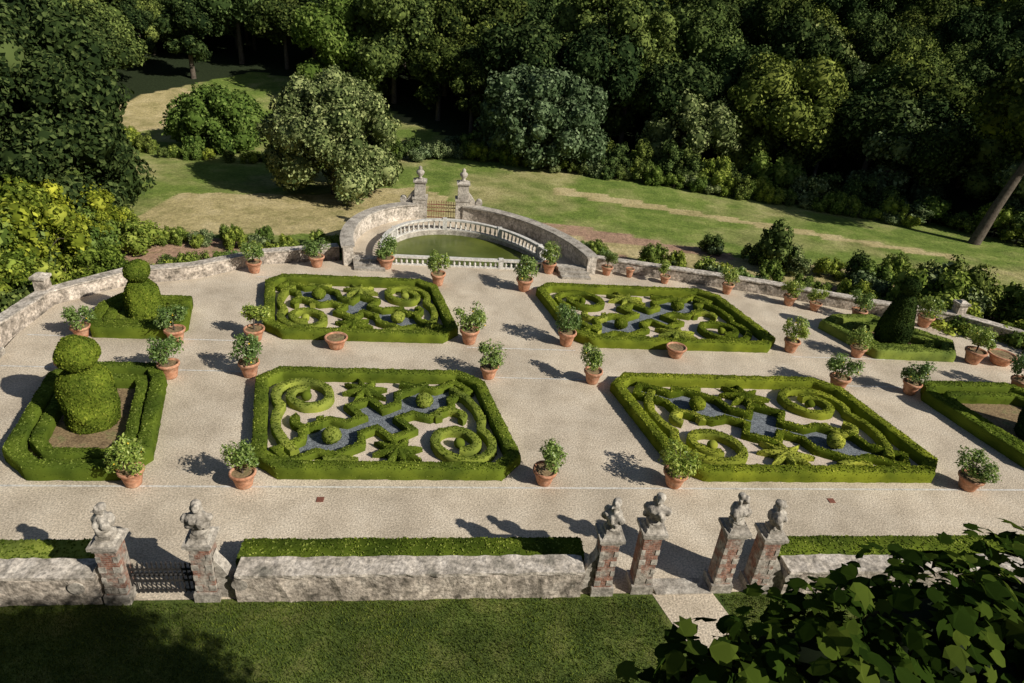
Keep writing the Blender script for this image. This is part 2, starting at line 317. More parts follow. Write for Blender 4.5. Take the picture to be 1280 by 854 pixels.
# ================================================================= PARTERRES
ang=math.radians(33)
def parterre(s0,s1,t0,t1,mirror):
    mb=MB(); cs,ct=(s0+s1)/2,(t0+t1)/2; A=(s1-s0)/2; B=(t1-t0)/2; ka=A/4.5; kb=B/3.27
    def L(a,b): return W(cs+(-a if mirror else a)*1.0,ct+b)
    def LK(a,b): return L(a*ka,b*kb)
    c=.75; oc=[(-A+c,-B),(A-c,-B),(A,-B+c),(A,B-c),(A-c,B),(-A+c,B),(-A,B-c),(-A,-B+c)]
    mb.add([(*L(a,b),.006) for a,b in oc],[list(range(8))],M_pale)
    i=.24; oc2=[(a*(1-i/A),b*(1-i/B)) for a,b in oc]
    hedge(mb,[L(*p) for p in oc2],.46,.44,True)
    up=[(-4.2,.40),(-3.15,.40),(-2.75,.9),(-1.6,.9),(-1.2,.40),(-.5,.40),(-.5,1.2),(.5,1.2),(.5,.40),(1.2,.40),(1.6,.9),(2.75,.9),(3.15,.40),(4.2,.40)]
    full=up+[(-a,-b) for a,b in up]
    def bar(l,w): return LK(l*cos(ang)-w*sin(ang), l*sin(ang)+w*cos(ang))
    pts=[bar(*p) for p in full]
    mb.add([(*p,.012) for p in pts],[list(range(len(pts)))],M_grey)
    HW,HH=.28,.28
    hedge(mb,pts,HW,HH,True)
    for sg in (1,-1):
        x,y=bar(2.18*sg,0); V,F=mb.ico((x,y,.28),.34,M_box,3,.04,4,(1,1,.85)); P,N=scatter(V,F,300); mb.leaves(P,N+rng.normal(size=N.shape)*.5,.042,M_box)
        path=[(3.1,2.1),(3.5,1.45),(3.72,.7),(3.75,0)]
        n=46
        for k in range(n):
            a=math.radians(38-500*k/(n-1)); r=1.2-.75*(k/(n-1))
            path.append((2.6+r*cos(a),-1.45+r*sin(a)))
        hedge(mb,[LK(a*sg,b*sg) for a,b in path],HW*1.15,HH*1.1)
        V,F=mb.ico((*LK(2.6*sg,-1.45*sg),.2),.2,M_box,2,.04,4)
        path=[]
        for k in range(16):
            a=math.radians(200-250*k/15); r=.62-.2*k/15; path.append((2.7+r*cos(a)*.9,.2+r*sin(a)*.8))
        hedge(mb,[LK(a*sg,b*sg) for a,b in path],HW,HH)
        hedge(mb,[LK(-1.1*sg,-2.5*sg),LK(-1.75*sg,-2.3*sg),LK(-2.2*sg,-2.5*sg)],.24,.25)
        sx,sy=.35*sg,-1.92*sg; V=[];F=[];n=16
        for z,k in ((0,1.),(.2,1.),(.28,.8)):
            for q in range(n):
                r=(.9 if q%2==0 else .40)*k; a=2*pi*q/n+.2; V.append((*LK(sx+r*cos(a),sy+r*sin(a)),z))
        V.append((*LK(sx,sy),.36))
        for j in range(2):
            for q in range(n): F.append([j*n+q,j*n+(q+1)%n,(j+1)*n+(q+1)%n,(j+1)*n+q])
        T=[[2*n+q,2*n+(q+1)%n,3*n] for q in range(n)]
        if mirror: F=[f[::-1] for f in F]; T=[f[::-1] for f in T]
        mb.add(V,F+T,M_box)
        P,N=scatter(V,F,300); mb.leaves(P,N+rng.normal(size=N.shape)*.5,.038,M_box)
        P,N=scatter(V,T,300); mb.leaves(P,N+rng.normal(size=N.shape)*.5,.038,M_box)
    return mb.obj('boxwood_parterre')
parterre(-11.6,-2.65,.05,6.55,False)
parterre(2.65,12.95,.05,6.75,True)
parterre(-11.4,-2.65,9.6,16.1,True)
parterre(2.65,12.95,9.65,16.35,False)
def shrinkpoly(poly,d):
    cx=sum(p[0] for p in poly)/len(poly); cy=sum(p[1] for p in poly)/len(poly); out=[]
    for x,y in poly:
        l=math.hypot(x-cx,y-cy); out.append((cx+(x-cx)*(1-d/l),cy+(y-cy)*(1-d/l)))
    return out
def bed(poly,rings):
    mb=MB(); mb.add([(*W(*p),.006) for p in shrinkpoly(poly,.2)],[list(range(len(poly)))],M_soil)
    for d,w,h in rings: hedge(mb,[W(*p) for p in shrinkpoly(poly,d)],w,h,True)
    return mb.obj('box_hedge_bed')
bed([(-18.2,-.1),(-15.5,-.1),(-14.75,.8),(-14.95,5.7),(-15.3,6.5),(-18.3,6.5),(-19.0,5.7),(-19.1,.8)],[(.3,.48,.5),(1.1,.4,.4)])
bed([(-18.4,9.3),(-15.2,9.3),(-14.6,10.1),(-14.7,12.7),(-17.8,12.9),(-18.6,11.8),(-18.7,10.1)],[(.3,.5,.5),(.9,.45,.5),(1.35,.35,.4)])
bed([(17.4,-.1),(21.6,-.1),(22.3,.9),(22.2,5.8),(21.5,6.6),(17.3,6.6),(16.6,5.8),(16.7,.8)],[(.3,.48,.5),(1.1,.4,.4)])
bed([(17.4,9.4),(21.6,9.3),(22.6,10.6),(20.4,13.6),(17.9,13.4),(16.8,12.6)],[(.3,.5,.5),(1.1,.4,.4)])
def topiary(name,s,t,prof,mat,bend=0):
    mb=MB(); x,y=W(s,t); P=[]
    for i in range(len(prof)-1):
        (r0,z0),(r1,z1)=prof[i],prof[i+1]; k=max(1,int(math.hypot(r1-r0,z1-z0)/.12))
        for j in range(k): P.append((r0+(r1-r0)*j/k,z0+(z1-z0)*j/k))
    P.append(prof[-1])
    V,F=mb.lathe((x,y,0),P,mat,36,True,.09,2.2)
    P2,N2=scatter(V,F,420); mb.leaves(P2+N2*.01,N2+rng.normal(size=N2.shape)*.6,.045,mat)
    return mb.obj(name)
def ball(c,r,n=10,a0=-65): return [(max(.02,r*cos(math.radians(a0+(90-a0)*i/n))),c+r*sin(math.radians(a0+(90-a0)*i/n))) for i in range(n+1)]
topiary('topiary_tree',-16.95,3.1,[(.74,0),(.80,.25),(.84,.8),(.82,1.4),(.76,1.85),(.55,2.05),(.36,2.12)]+ball(2.72,.62),M_yew)
topiary('topiary_tree',-16.5,11.1,[(.66,0),(.74,.3),(.74,.9),(.66,1.5),(.48,1.85),(.30,1.92)]+ball(2.38,.50),M_yew)
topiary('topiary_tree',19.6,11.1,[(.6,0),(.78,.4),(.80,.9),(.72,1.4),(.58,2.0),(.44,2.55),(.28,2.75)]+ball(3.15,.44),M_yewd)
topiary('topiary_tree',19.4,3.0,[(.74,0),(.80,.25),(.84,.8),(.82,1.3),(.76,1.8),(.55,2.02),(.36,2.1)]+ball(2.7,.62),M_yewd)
mb=MB()
for a,b in [((-24.5,-3.55),(-15.4,-3.55)),((-11.7,-3.55),(-2.3,-3.55)),((3.3,-3.55),(14,-3.55))]:
    hedge(mb,[W(*a),W(*b)],.8,.62)
mb.obj('clipped_hedge')
# ================================================================= POTTED CITRUS
def potmesh(mb,k=1,tall=1):
    mb.lathe((0,0,0),[(.24*k,0),(.27*k,.05),(.33*k,.32*tall),(.38*k,.5*tall),(.43*k,.52*tall),(.44*k,.60*tall),(.42*k,.63*tall),(.37*k,.63*tall),(.35*k,.54*tall)],M_terra,22)
    mb.lathe((0,0,0),[(.36*k,.53*tall),(.36*k,.56*tall)],M_soil,18,False)
def citrus(seed):
    r=np.random.default_rng(seed); mb=MB(); potmesh(mb,.92,.95)
    mb.tube([(0,0,.5),(.02,.01,.8),(0,.03,1.05)],[.035,.03,.025],M_bark,6)
    lob=[]
    for k in range(15):
        a=r.random()*2*pi; rr=.46*math.sqrt(r.random()); lob.append((rr*cos(a),rr*sin(a),1.12+r.uniform(-.25,.36),r.uniform(.16,.28)))
        mb.tube([(0,.03,1.0),(lob[-1][0]*.9,lob[-1][1]*.9,lob[-1][2])],[.018,.008],M_bark,4)
    for (x,y,z,q) in lob:
        n=95; d=r.normal(size=(n,3)); d/=np.linalg.norm(d,axis=1,keepdims=True)
        P=np.array([x,y,z])+d*q*(.45+.8*r.random(n))[:,None]; mb.leaves(P,d+r.normal(size=d.shape)*.7+np.array([0,0,.5]),.058,M_citrus,.5)
    for k in range(5):
        l=lob[k]; a=r.random()*6.28; mb.ico((l[0]+cos(a)*l[3]*.9,l[1]+sin(a)*l[3]*.9,l[2]-.08),.035,M_lemon,1)
    return mb
cit=[]
for i in range(6):
    o=citrus(50+i).obj('potted_lemon_tree'); cit.append(o.data); bpy.data.objects.remove(o)
pots=[(-15.1,-.2,1.0),(-11.8,-.25,1),(-2.15,.0,1.1),(2.3,-.1,1.12),(13.2,-.2,1),
(-14.85,6.2,1),(-11.85,6.45,1),(-2.2,6.75,1),(2.15,6.55,1.08),(13.25,6.5,1.05),(16.5,6.25,1),(22.2,6.6,1.2),
(-18.8,9.3,.95),(-15.0,9.2,1.05),(-11.75,9.5,1.05),(-2.3,9.8,1.1),(2.25,9.9,1.1),(13.35,9.9,1),(16.6,9.6,1.05),(22.5,9.3,1.15),
(-12,17.1,1),(-8.7,18.3,1.05),(-4.9,18.5,1.1),(-2.4,16.4,1.1),(2.2,16.1,1.1),(4.5,18.8,1.05),(11.1,18.0,.85),(14.2,16.8,.95),(17.1,15.5,1.0),(20,13.9,1.0),(23.4,13.3,1.0),(18.2,14.9,.8),(8.0,18.9,.8)]
for i,(s,t,k) in enumerate(pots):
    o=bpy.data.objects.new('potted_lemon_tree',cit[i%6]); COL.objects.link(o); o.location=(*W(s,t),0); o.rotation_euler=(0,0,i*1.7); k*=1.03; o.scale=(k*random.uniform(.88,1.1),k*random.uniform(.88,1.1),k*random.uniform(.84,1.08))
for s,t,k in [(-8.3,9.0,1.15),(7.1,9.05,1.1),(-18.7,6.4,.8),(24.0,9.3,1.5),(9.3,18.7,.6)]:
    mb=MB(); potmesh(mb,k,.85); mb.obj('terracotta_pot',(*W(s,t),0))
# ================================================================= WALLS
def wall(name,path,w,h,z0,mat,closed=False,cope=None,jit=.03,step=.35):
    mb=MB(); P=resample([(*p,0) for p in path],step,closed)
    hz=[z0+(h-z0)*k for k in (0,.33,.66,1)]
    prof=[(-w/2,z) for z in hz]+[(0,h+.02)]+[(w/2,z) for z in hz[::-1]]
    V,F,c=sweep(P,prof,closed); V=[tuple(Vector(v)+noise.noise_vector(Vector(v)*2.7)*jit) for v in V]
    mb.add(V,F,mat); 
    if c: mb.add([V[i] for i in c[0]]+[V[i] for i in c[1]],[list(range(9)),list(range(9,18))],mat)
    if cope:
        cw,chh,cm=cope; prof=[(-cw/2,h+.025),(-cw/2,h+chh),(cw/2,h+chh),(cw/2,h+.025)]
        V,F,c=sweep(P,prof,closed); V=[tuple(Vector(v)+noise.noise_vector(Vector(v)*2.3)*jit*.6+noise.noise_vector(Vector(v)*11)*jit*.5) for v in V]; mb.add(V,F,cm)
        if c: mb.add([V[i] for i in c[0]]+[V[i] for i in c[1]],[[0,1,2,3],[4,5,6,7]],cm)
    return mb.obj(name)
wall('stone_garden_wall',[W(-25,-4.55),W(-15.0,-4.55)],.55,.88,-1,M_wallst,cope=(.62,.12,M_cope),jit=.06,step=.2)
wall('stone_garden_wall',[W(-11.7,-4.55),W(-2.7,-4.55)],.55,.88,-1,M_wallst,cope=(.62,.12,M_cope),jit=.06,step=.2)
wall('stone_garden_wall',[W(3.1,-4.55),W(14,-4.55)],.55,.80,-1,M_wallst,cope=(.62,.12,M_cope),jit=.06,step=.2)
wall('terrace_wall',[W(*p) for p in [(-22.6,7.8),(-21.9,9.4),(-21.0,12.4),(-18.0,15.2),(-15,16.2),(-11.7,18.5),(-7.4,20)]],.5,.6,-1.7,M_wallst,cope=(.58,.1,M_cope))
wall('terrace_wall',[W(*p) for p in [(7.4,20.1),(11.4,18.9),(16.6,17.2),(21.7,14.9),(25.5,13.7),(27.5,11.4),(30.4,8),(31.2,-4)]],.5,.6,-1.7,M_wallst,cope=(.58,.1,M_cope))
for s,t in [(25.7,13.8),(-21.1,12.6)]:
    mb=MB(); mb.box((0,0,.1),(.5,.5,2.2),M_wallst); mb.box((0,0,1.26),(.64,.64,.12),M_cope); mb.box((0,0,1.38),(.5,.5,.12),M_cope,taper=.4); o=mb.obj('stone_wall_post',(*W(s,t),0)); o.rotation_euler=(0,0,ROT)
# ---------------------------------------------------------------- bust
def bust_mesh(seed):
    r=random.Random(seed); mb=MB(); L=[((0,0,.16),.2,(1,.9,.8)),((0,0,.36),.26,(1.3,.85,.9)),((.27,.02,.40),.13,(1,1,1.1)),((-.27,.02,.38),.14,(1,1,1.1)),((.12,0,.5),.14,(1.3,1,.8)),((-.12,0,.5),.14,(1.3,1,.8)),((0,-.02,.62),.10,(1,1,1.2)),((.02,-.04,.79),.125,(.92,1.0,1.25)),((0,.05,.84),.14,(1,1,.95)),((.01,-.16,.77),.03,(1,1,1.5)),((.1,.04,.72),.07,(1,1,1.5)),((-.1,.05,.72),.07,(1,1,1.5)),((.12,-.18,.34),.11,(1,.8,1.6)),((-.10,-.18,.40),.09,(1.4,.8,1)),((.22,-.1,.22),.11,(1,1,1.2)),((-.24,-.06,.2),.11,(1,1,1.2)),((0,.16,.35),.16,(1.3,.8,1.2))]
    for c,q,sc in L:
        mb.ico((c[0]+r.uniform(-.03,.03),c[1]+r.uniform(-.02,.02),c[2]),q,M_stone,2,.035,9,sc)
    mb.lathe((0,0,0),[(.22,-.08),(.22,-.02),(.15,.03),(.13,.1),(.18,.16)],M_stone,12)
    o=mb.obj('tmp'); md=o.modifiers.new('r','REMESH'); md.mode='VOXEL'; md.voxel_size=.022
    dg=bpy.context.evaluated_depsgraph_get(); me=bpy.data.meshes.new_from_object(o.evaluated_get(dg)); bpy.data.objects.remove(o)
    me.materials.clear(); me.materials.append(M_stone)
    for p in me.polygons: p.use_smooth=True; p.material_index=0
    return me
BUST=[bust_mesh(k) for k in (1,2,3)]
PC=0
def pillar(s,t,yaw=0,shaft=1.85,w=.62,mat=M_brick,scroll=0,bust=True):
    global PC
    e=bpy.data.objects.new('gate_pillar',None); COL.objects.link(e); e.location=(*W(s,t),0); e.rotation_euler=(0,0,ROT+yaw)
    mb=MB(); mb.box((0,0,.14),(w+.14,w+.14,.3),M_stone); mb.box((0,0,.29+shaft/2),(w,w,shaft),mat)
    for k in range(int(shaft/.36)):
        z=.45+k*.36
        for a in (-1,1):
            ww=.17 if (k+a)%2 else .11
            mb.box((a*(w/2-ww/2+.012),-(w/2-.05),z),(ww,.13,.18),M_stone)
    z=.29+shaft
    mb.box((0,0,z+.05),(w+.08,w+.08,.10),M_stone); mb.box((0,0,z+.15),(w+.2,w+.2,.10),M_stone); mb.box((0,0,z+.24),(w+.06,w+.06,.08),M_stone,taper=.8)
    mb.box((0,0,z+.34),(.34,.34,.14),M_stone)
    if scroll:
        pr=[]
        for k in range(12): a=k/11; pr.append((w/2+.02+.62*a, 1.45-1.0*a**.55+.12*sin(a*pi*2)))
        V=[];F=[]
        for x,zz_ in pr:
            for yy in (-.16,.16):
                V.append((scroll*x,yy,.0)); V.append((scroll*x,yy,zz_))
        for i in range(11):
            b=i*4; F+=[[b,b+4,b+5,b+1],[b+2,b+3,b+7,b+6],[b+1,b+5,b+7,b+3]]
        F.append([44,46,47,45]); mb.add(V,F,M_stone)
        n=18; V=[];F=[]
        for yy in (-.2,.2):
            for k in range(n): a=2*pi*k/n; V.append((scroll*(w/2+.62)+.2*cos(a),yy-.12,.62+.2*sin(a)))
        F=[[k,(k+1)%n,(k+1)%n+n,k+n] for k in range(n)]+[list(range(n)),list(range(2*n-1,n-1,-1))]
        mb.add(V,F,M_stone)
    o=mb.obj('shaft'); o.parent=e
    if bust:
        PC+=1; b=bpy.data.objects.new('bust',BUST[PC%3]); COL.objects.link(b); b.parent=e; b.location=(0,0,z+.46); b.scale=(.9,.9,.88); b.rotation_euler=(0,0,s*.5)
    return e
pillar(-14.6,-4.55,0,1.5,.48,M_brick,-1); pillar(-12.45,-4.5,0,1.5,.48,M_brick,1)
pillar(-2.1,-4.5,0,1.6,.48,M_brick,-1); pillar(-.95,-4.45,0,1.75,.48,M_brick)
pillar(1.35,-4.45,0,1.75,.48,M_brick); pillar(2.4,-4.5,0,1.6,.48,M_brick,1)
mb=MB()
p=[W(-.6,-4.8),W(1.0,-4.8),W(1.0,-4.25),W(-.6,-4.25)]
mb.add([(*q,.05) for q in p]+[(*q,-.1) for q in p],[[0,1,2,3],[0,4,5,1],[1,5,6,2],[2,6,7,3],[3,7,4,0]],M_stone)
mb.obj('gate_threshold')
sheet('gravel_path',[W(-.7,-4.74),W(1.05,-4.74),W(1.3,-9),W(-.4,-9)],.004,M_gravel)
def gate(name,s0,t0,s1,t1,h,mat,n=12):
    mb=MB(); a=Vector(W(s0,t0)); b=Vector(W(s1,t1)); d=(b-a); r=math.atan2(d.y,d.x); L=d.length
    for z in (.12,h*.5,h-.08): mb.box(((a.x+b.x)/2,(a.y+b.y)/2,z),(L,.04,.05),mat,r)
    for k in range(n+1):
        p=a+d*(k/n); hh=h+(.08*sin(pi*k/n)); mb.box((p.x,p.y,hh/2+.03),(.028,.028,hh),mat,r); mb.lathe((p.x,p.y,hh+.03),[(.03,0),(.02,.05),(.004,.1)],mat,6)
    for k in range(n):
        p=a+d*((k+.5)/n); mb.lathe((p.x,p.y,h*.7),[(.04,0),(.055,.03),(.04,.06)],mat,8)
    return mb.obj(name)
gate('iron_gate',-14.33,-4.5,-12.72,-4.5,.95,M_iron,14)
gate('iron_gate',-21.6,6.9,-22.4,4.6,1.7,M_iron,12)
pillar(-21.7,7.4,0,1.4,.5,M_brick,0,False)
# ================================================================= POOL
ZT=.12; ZW=-.18
def arcW(ax,by,n=60,a0=180,a1=0): return [W(*p) for p in arc(ax,by,n,a0=math.radians(a0),a1=math.radians(a1))]
inn=arcW(4.85,6.1); out=arcW(6.8,8.5)
mb=MB(); n=60
V=[(*p,ZT) for p in inn]+[(*p,ZT) for p in out]
F=[[i,i+n,i+n+1,i+1] for i in range(n-1)]
mb.add(V,F,M_gravel)
V=[(*p,ZT) for p in inn]+[(*p,-1.7) for p in inn]; mb.add(V,[[i,i+1,i+n+1,i+n] for i in range(n-1)],M_stone)
mb.add([(*W(-4.85,19.35),0),(*W(4.85,19.35),0),(*W(4.85,19.35),-1.7),(*W(-4.85,19.35),-1.7)],[[0,1,2,3]],M_stone)
for sg in (-1,1):
    for k in range(3):
        t1=19.0-.36*k; s0,s1=sg*5.0,sg*6.7; p=[W(s0,t1-.36),W(s1,t1-.36),W(s1,19.25-.02*k),W(s0,19.25-.02*k)]; z=.42-.14*k
        if sg<0: p=[p[1],p[0],p[3],p[2]]
        mb.add([(*q,z) for q in p]+[(*q,-.1) for q in p],[[0,1,2,3],[0,4,5,1],[1,5,6,2],[3,7,4,0]],M_stone)
mb.obj('pool_terrace')
mb=MB(); mb.add([(*p,ZW) for p in inn],[list(range(n))[::-1]],M_water); mb.obj('pond_water')
def outer(a0,a1): 
    return wall('curved_pool_wall',arcW(6.95,8.7,40,a0,a1),.55,1.05,-1.7,M_cope,cope=(.74,.13,M_stone),jit=.02)
outer(183,103); outer(77,-3)
def balustrade(name,path,z0,h=.78,sp=.34,closed=False):
    mb=MB(); P=resample([(*p,0) for p in path],.3,closed)
    for (w,a,b) in ((.24,z0-.05,z0+.08),(.28,z0+h-.11,z0+h)):
        V,F,c=sweep(P,[(-w/2,a),(-w/2,b),(w/2,b),(w/2,a)],closed); mb.add(V,F,M_white)
        if c: mb.add([V[i] for i in c[0]]+[V[i] for i in c[1]],[[0,1,2,3],[4,5,6,7]],M_white)
    Q=resample([(*p,0) for p in path],.05,closed); acc=0; last=Q[0]; k=h-.19
    prof=[(.06,0),(.06,.06),(.035,.1),(.075,.3),(.05,.6),(.032,.82),(.06,.92),(.06,1)]; cnt=0
    for q in Q:
        acc+=(q-last).length; last=q
        if acc>=sp:
            acc=0; cnt+=1
            if cnt%11==0: mb.box((q.x,q.y,z0+h/2+.03),(.28,.28,h+.06),M_white,ROT)
            else: mb.lathe((q.x,q.y,z0+.08),[(r*1.1,zq*k) for r,zq in prof],M_white,8)
    return mb.obj(name)
balustrade('stone_balustrade',arcW(4.95,6.25,60,178,2),ZT,.72,.32)
balustrade('stone_balustrade',[W(-4.85,19.15),W(4.85,19.15)],0,.55,.30)
def stone_pier(s,t,side):
    mb=MB(); mb.box((0,0,.5),(.95,.95,1.9),M_stone); mb.box((0,0,1.5),(1.05,1.05,.12),M_stone)
    mb.box((0,0,2.05),(.72,.72,1.0),M_stone); mb.box((0,0,2.6),(.9,.9,.1),M_stone); mb.box((0,0,2.7),(.78,.78,.1),M_stone,taper=.6)
    mb.lathe((0,0,2.75),[(.2,0),(.12,.08),(.1,.14),(.25,.32),(.28,.46),(.2,.56),(.1,.6),(.14,.68),(.1,.78),(.02,.84)],M_stone,14)
    pr=[]
    for k in range(12): a=k/11; pr.append((.36+.75*a,2.1-.85*a**.5+.1*sin(a*6.28)))
    V=[];F=[]
    for x,z in pr:
        for yy in (-.2,.2): V+= [(side*x,yy,0),(side*x,yy,z)]
    for i in range(11):
        b=i*4; F+=[[b,b+4,b+5,b+1],[b+2,b+3,b+7,b+6],[b+1,b+5,b+7,b+3]]
    F.append([44,46,47,45]); mb.add(V,F,M_stone)
    n=16;V=[]
    for yy in (-.24,.24):
        for k in range(n): a=2*pi*k/n; V.append((side*1.12+.22*cos(a),yy,1.3+.22*sin(a)))
    mb.add(V,[[k,(k+1)%n,(k+1)%n+n,k+n] for k in range(n)]+[list(range(n)),list(range(2*n-1,n-1,-1))],M_stone)
    o=mb.obj('stone_gate_pier',(*W(s,t),0)); o.rotation_euler=(0,0,ROT); return o
stone_pier(-1.35,27.9,-1); stone_pier(1.55,27.9,1)
gate('iron_gate',-.9,27.9,1.1,27.9,1.1,M_rust,12)
# ================================================================= TREES
def crown_lobes(r,w,h,z0,n,lr,bush):
    L=[]
    while len(L)<n:
        d=r.normal(size=3); d/=np.linalg.norm(d); 
        if bush:
            if d[2]<-.62: continue
            cz=h*.44; hz=h*.56 if d[2]>0 else h*.66
            q=.64+.2*r.random()
            if len(L)<n*.12: q*=.4
            rr=lr*w*r.uniform(.6,1.3); c=np.array([d[0]*w/2*q,d[1]*w/2*q,max(rr*.5,cz+d[2]*hz*q*1.08)]); L.append((c,rr)); continue
        d[2]=abs(d[2]) if r.random()<.72 else d[2]
        q=.62+.16*r.random(); q=q if len(L)>n*.2 else q*.4
        rr=lr*w*r.uniform(.7,1.3); c=np.array([d[0]*w/2*q,d[1]*w/2*q,z0+(h-z0)/2+d[2]*(h-z0)/2*q]); L.append((c,rr))
    return L
def tree(seed,w,h,z0,mat,nl=24,lr=.17,dens=13,leaf=.26,trunk=.3,core=.80,lean=(0,0),bush=False):
    r=np.random.default_rng(seed); mb=MB(); L=crown_lobes(r,w,h,z0,nl,lr,bush)
    tz=z0+(h-z0)*.55; lx,ly=lean
    mb.tube([(0,0,-.6),(lx*.25,ly*.25,tz*.3),(lx*.6,ly*.6,tz*.65),(lx,ly,tz)],[trunk*1.25,trunk,trunk*.8,trunk*.45],M_bark,8)
    off=np.array([lx,ly,0])
    for i,(c,rr) in enumerate(L):
        if i%3==0: 
            e=c+off; mb.tube([(lx*.7,ly*.7,tz*.7),tuple((e+np.array([lx*.7,ly*.7,tz*.7]))/2+np.array([0,0,.3])),tuple(e)],[trunk*.45,trunk*.3,trunk*.12],M_bark,5)
    C=np.array([c for c,_ in L])+off; R=np.array([q for _,q in L])
    for (c,rr) in zip(C,R):
        mb.ico(c,rr*core,mat,2,rr*.28,1.3/rr)
        n=int(4*pi*rr*rr*dens); d=r.normal(size=(n,3)); d/=np.linalg.norm(d,axis=1,keepdims=True)
        bump=np.array([noise.noise(Vector(c+q*rr)*(1.8/rr)) for q in d[:]])
        P=c+d*(rr*(.84+.24*r.random(n)+.45*bump))[:,None]
        dist=np.linalg.norm(P[:,None,:]-C[None],axis=2)/R[None]; keep=((dist<.78).sum(1)==0)&(P[:,2]>.0)
        P=P[keep];d=d[keep]; mb.leaves(P,d+r.normal(size=d.shape)*.65+np.array([0,0,.2]),leaf,mat,.7)
    return mb
def place_mesh(name,me,x,y,rz=0,sc=1,z=None,parent=None,szz=None):
    o=bpy.data.objects.new(name,me); COL.objects.link(o); o.location=(x,y,float(terr(np.array(x),np.array(y))) if z is None else z); o.rotation_euler=(0,0,rz)
    o.scale=(sc,sc,szz or sc)
    if parent: o.parent=parent
    return o
def mesh_of(mb,n='m'):
    o=mb.obj(n); me=o.data; bpy.data.objects.remove(o); return me
variants=[]
for i,(mt,w,h) in enumerate([(M_oakd,9.5,10.5),(M_oak,9,11),(M_oakd,8,12),(M_oak,10.5,10),(M_olive,8,9.5),(M_light,8,10),(M_oakd,6.5,12.5)]):
    variants.append(mesh_of(tree(100+i,w,h,.8,mt,26,.165,17,.195)))
fe=bpy.data.objects.new('forest',None); COL.objects.link(fe)
y=42.0
while y<200:
    stp=6.3+max(0,(y-90))*.02; x=-190.0
    while x<200:
        px=x+random.uniform(-2.4,2.4); py=y+random.uniform(-2.4,2.4)
        lim=float(forest_line(px))
        if py>lim+3 and abs(px)<14+py*.84:
            k=random.random(); v=0 if k<.27 else 1 if k<.47 else 2 if k<.64 else 3 if k<.78 else 6 if k<.90 else 4 if k<.96 else 5
            sc=random.uniform(.65,1.2); place_mesh('tree',variants[v],px,py,random.random()*6.28,sc,parent=fe,szz=sc*random.uniform(.85,1.1))
        x+=stp
    y+=stp*.95
def hero(name,x,y,*a,**k):
    o=tree(*a,**k).obj(name); o.location=(x,y,float(terr(np.array(x),np.array(y)))); return o
hero('round_oak_tree',-15.4,52.3,1,10.8,9.3,0,M_olive,92,.105,38,.125,.4,bush=True)
hero('bushy_tree',-30.0,64,2,8.4,5.8,0,M_light,48,.13,24,.15,.2,bush=True)
hero('broadleaf_tree',-25,87,3,10.5,11,.5,M_light,34,.15,16,.2,.3,bush=True)
hero('broadleaf_tree',-17.5,86,4,11,14,.5,M_oak,40,.14,16,.2,.3,bush=True)
hero('broad_shrubby_tree',1.2,69.5,5,14.5,9.0,0,M_olive,80,.095,22,.175,.4,bush=True)
hero('round_oak_tree',17.3,72.5,6,9.8,7.3,0,M_olive,42,.13,22,.17,.3,bush=True)
hero('large_oak_tree',8.5,84,7,17,16,2,M_oak,70,.11,16,.2,.5,bush=True)
hero('broadleaf_tree',27,76,8,14,12,0,M_oak,50,.12,16,.2,.4,bush=True)
hero('broadleaf_tree',37.5,68,9,9.5,9,0,M_olive,34,.15,18,.19,.3,bush=True)
hero('large_oak_tree',-31.5,41,10,14,13.0,.5,M_oakd,64,.12,24,.165,.5,bush=True)
hero('large_oak_tree',-40,50,12,14,15,.5,M_oakd,50,.12,16,.2,.5,bush=True)
hero('leaning_tree',38.4,55,11,12,15,6,M_oakd,36,.16,16,.2,.4,lean=(4,2))
shr=[]
for i,(mt,w,h) in enumerate([(M_light,2.4,1.9),(M_oak,2.4,2.0),(M_lime,2.6,3.0),(M_olive,2.2,1.6),(M_citrus,1.8,1.4),(M_lime,1.9,3.4)]):
    shr.append(mesh_of(tree(200+i,w,h,.0,mt,18,.18,70,.08,.05,.7,bush=True)))
def shrub(name,v,x,y,k,z=None): return place_mesh(name,shr[v],x,y,random.random()*6.28,k,z,szz=k*random.uniform(.75,1.25))
he=bpy.data.objects.new('field_hedgerow',None); COL.objects.link(he)
def row(pts,n,kr,vs,par,jit=.8):
    P=[np.array(p,float) for p in pts]; seg=[np.linalg.norm(P[i+1]-P[i]) for i in range(len(P)-1)]; T=sum(seg)
    for k in range(n):
        d=T*k/n; i=0
        while d>seg[i] and i<len(seg)-1: d-=seg[i]; i+=1
        q=P[i]+(P[i+1]-P[i])*d/seg[i]
        o=shrub('shrub',random.choice(vs),q[0]+random.uniform(-jit,jit),q[1]+random.uniform(-jit,jit),random.uniform(*kr)); o.parent=par
row([(-14,65),(-8,69),(0,66),(12,65),(24,63),(35,59)],62,(.5,1.0),[0,1,3,0],he)
row([(-8,71),(5,69),(22,67),(35,62.5),(44,54)],40,(.9,1.6),[0,1,1,3],he,1.2)
row([(-45,66),(-34,59),(-26,60),(-22,62)],34,(.4,.75),[0,1,0],he,.8)
le=bpy.data.objects.new('lime_shrubbery',None); COL.objects.link(le)
for (x,y,k) in [(-22.8,29.5,1.2),(-24.5,31,1.7),(-26.5,30,2.1),(-24.5,27.5,1.4),(-27,33,2.0),(-23.8,33.5,1.3),(-25.5,36,1.4),(-29,35,1.9),(-23,37,1.1),(-28.5,28,2.0),(-31,32,2.1),(-25,25,1.2),(-27.5,25,1.7),(-21.8,31.5,.9),(-26,38,1.2)]:
    o=shrub('shrub',random.choice([2,5,2,0]),x,y,k*.95); o.parent=le
    o=shrub('shrub',random.choice([5,2,1]),x+random.uniform(-1.5,1.5),y+random.uniform(-1.5,1.5),k*.7); o.parent=le
shrub('garden_shrub',1,-22.4,26.2,1.2)
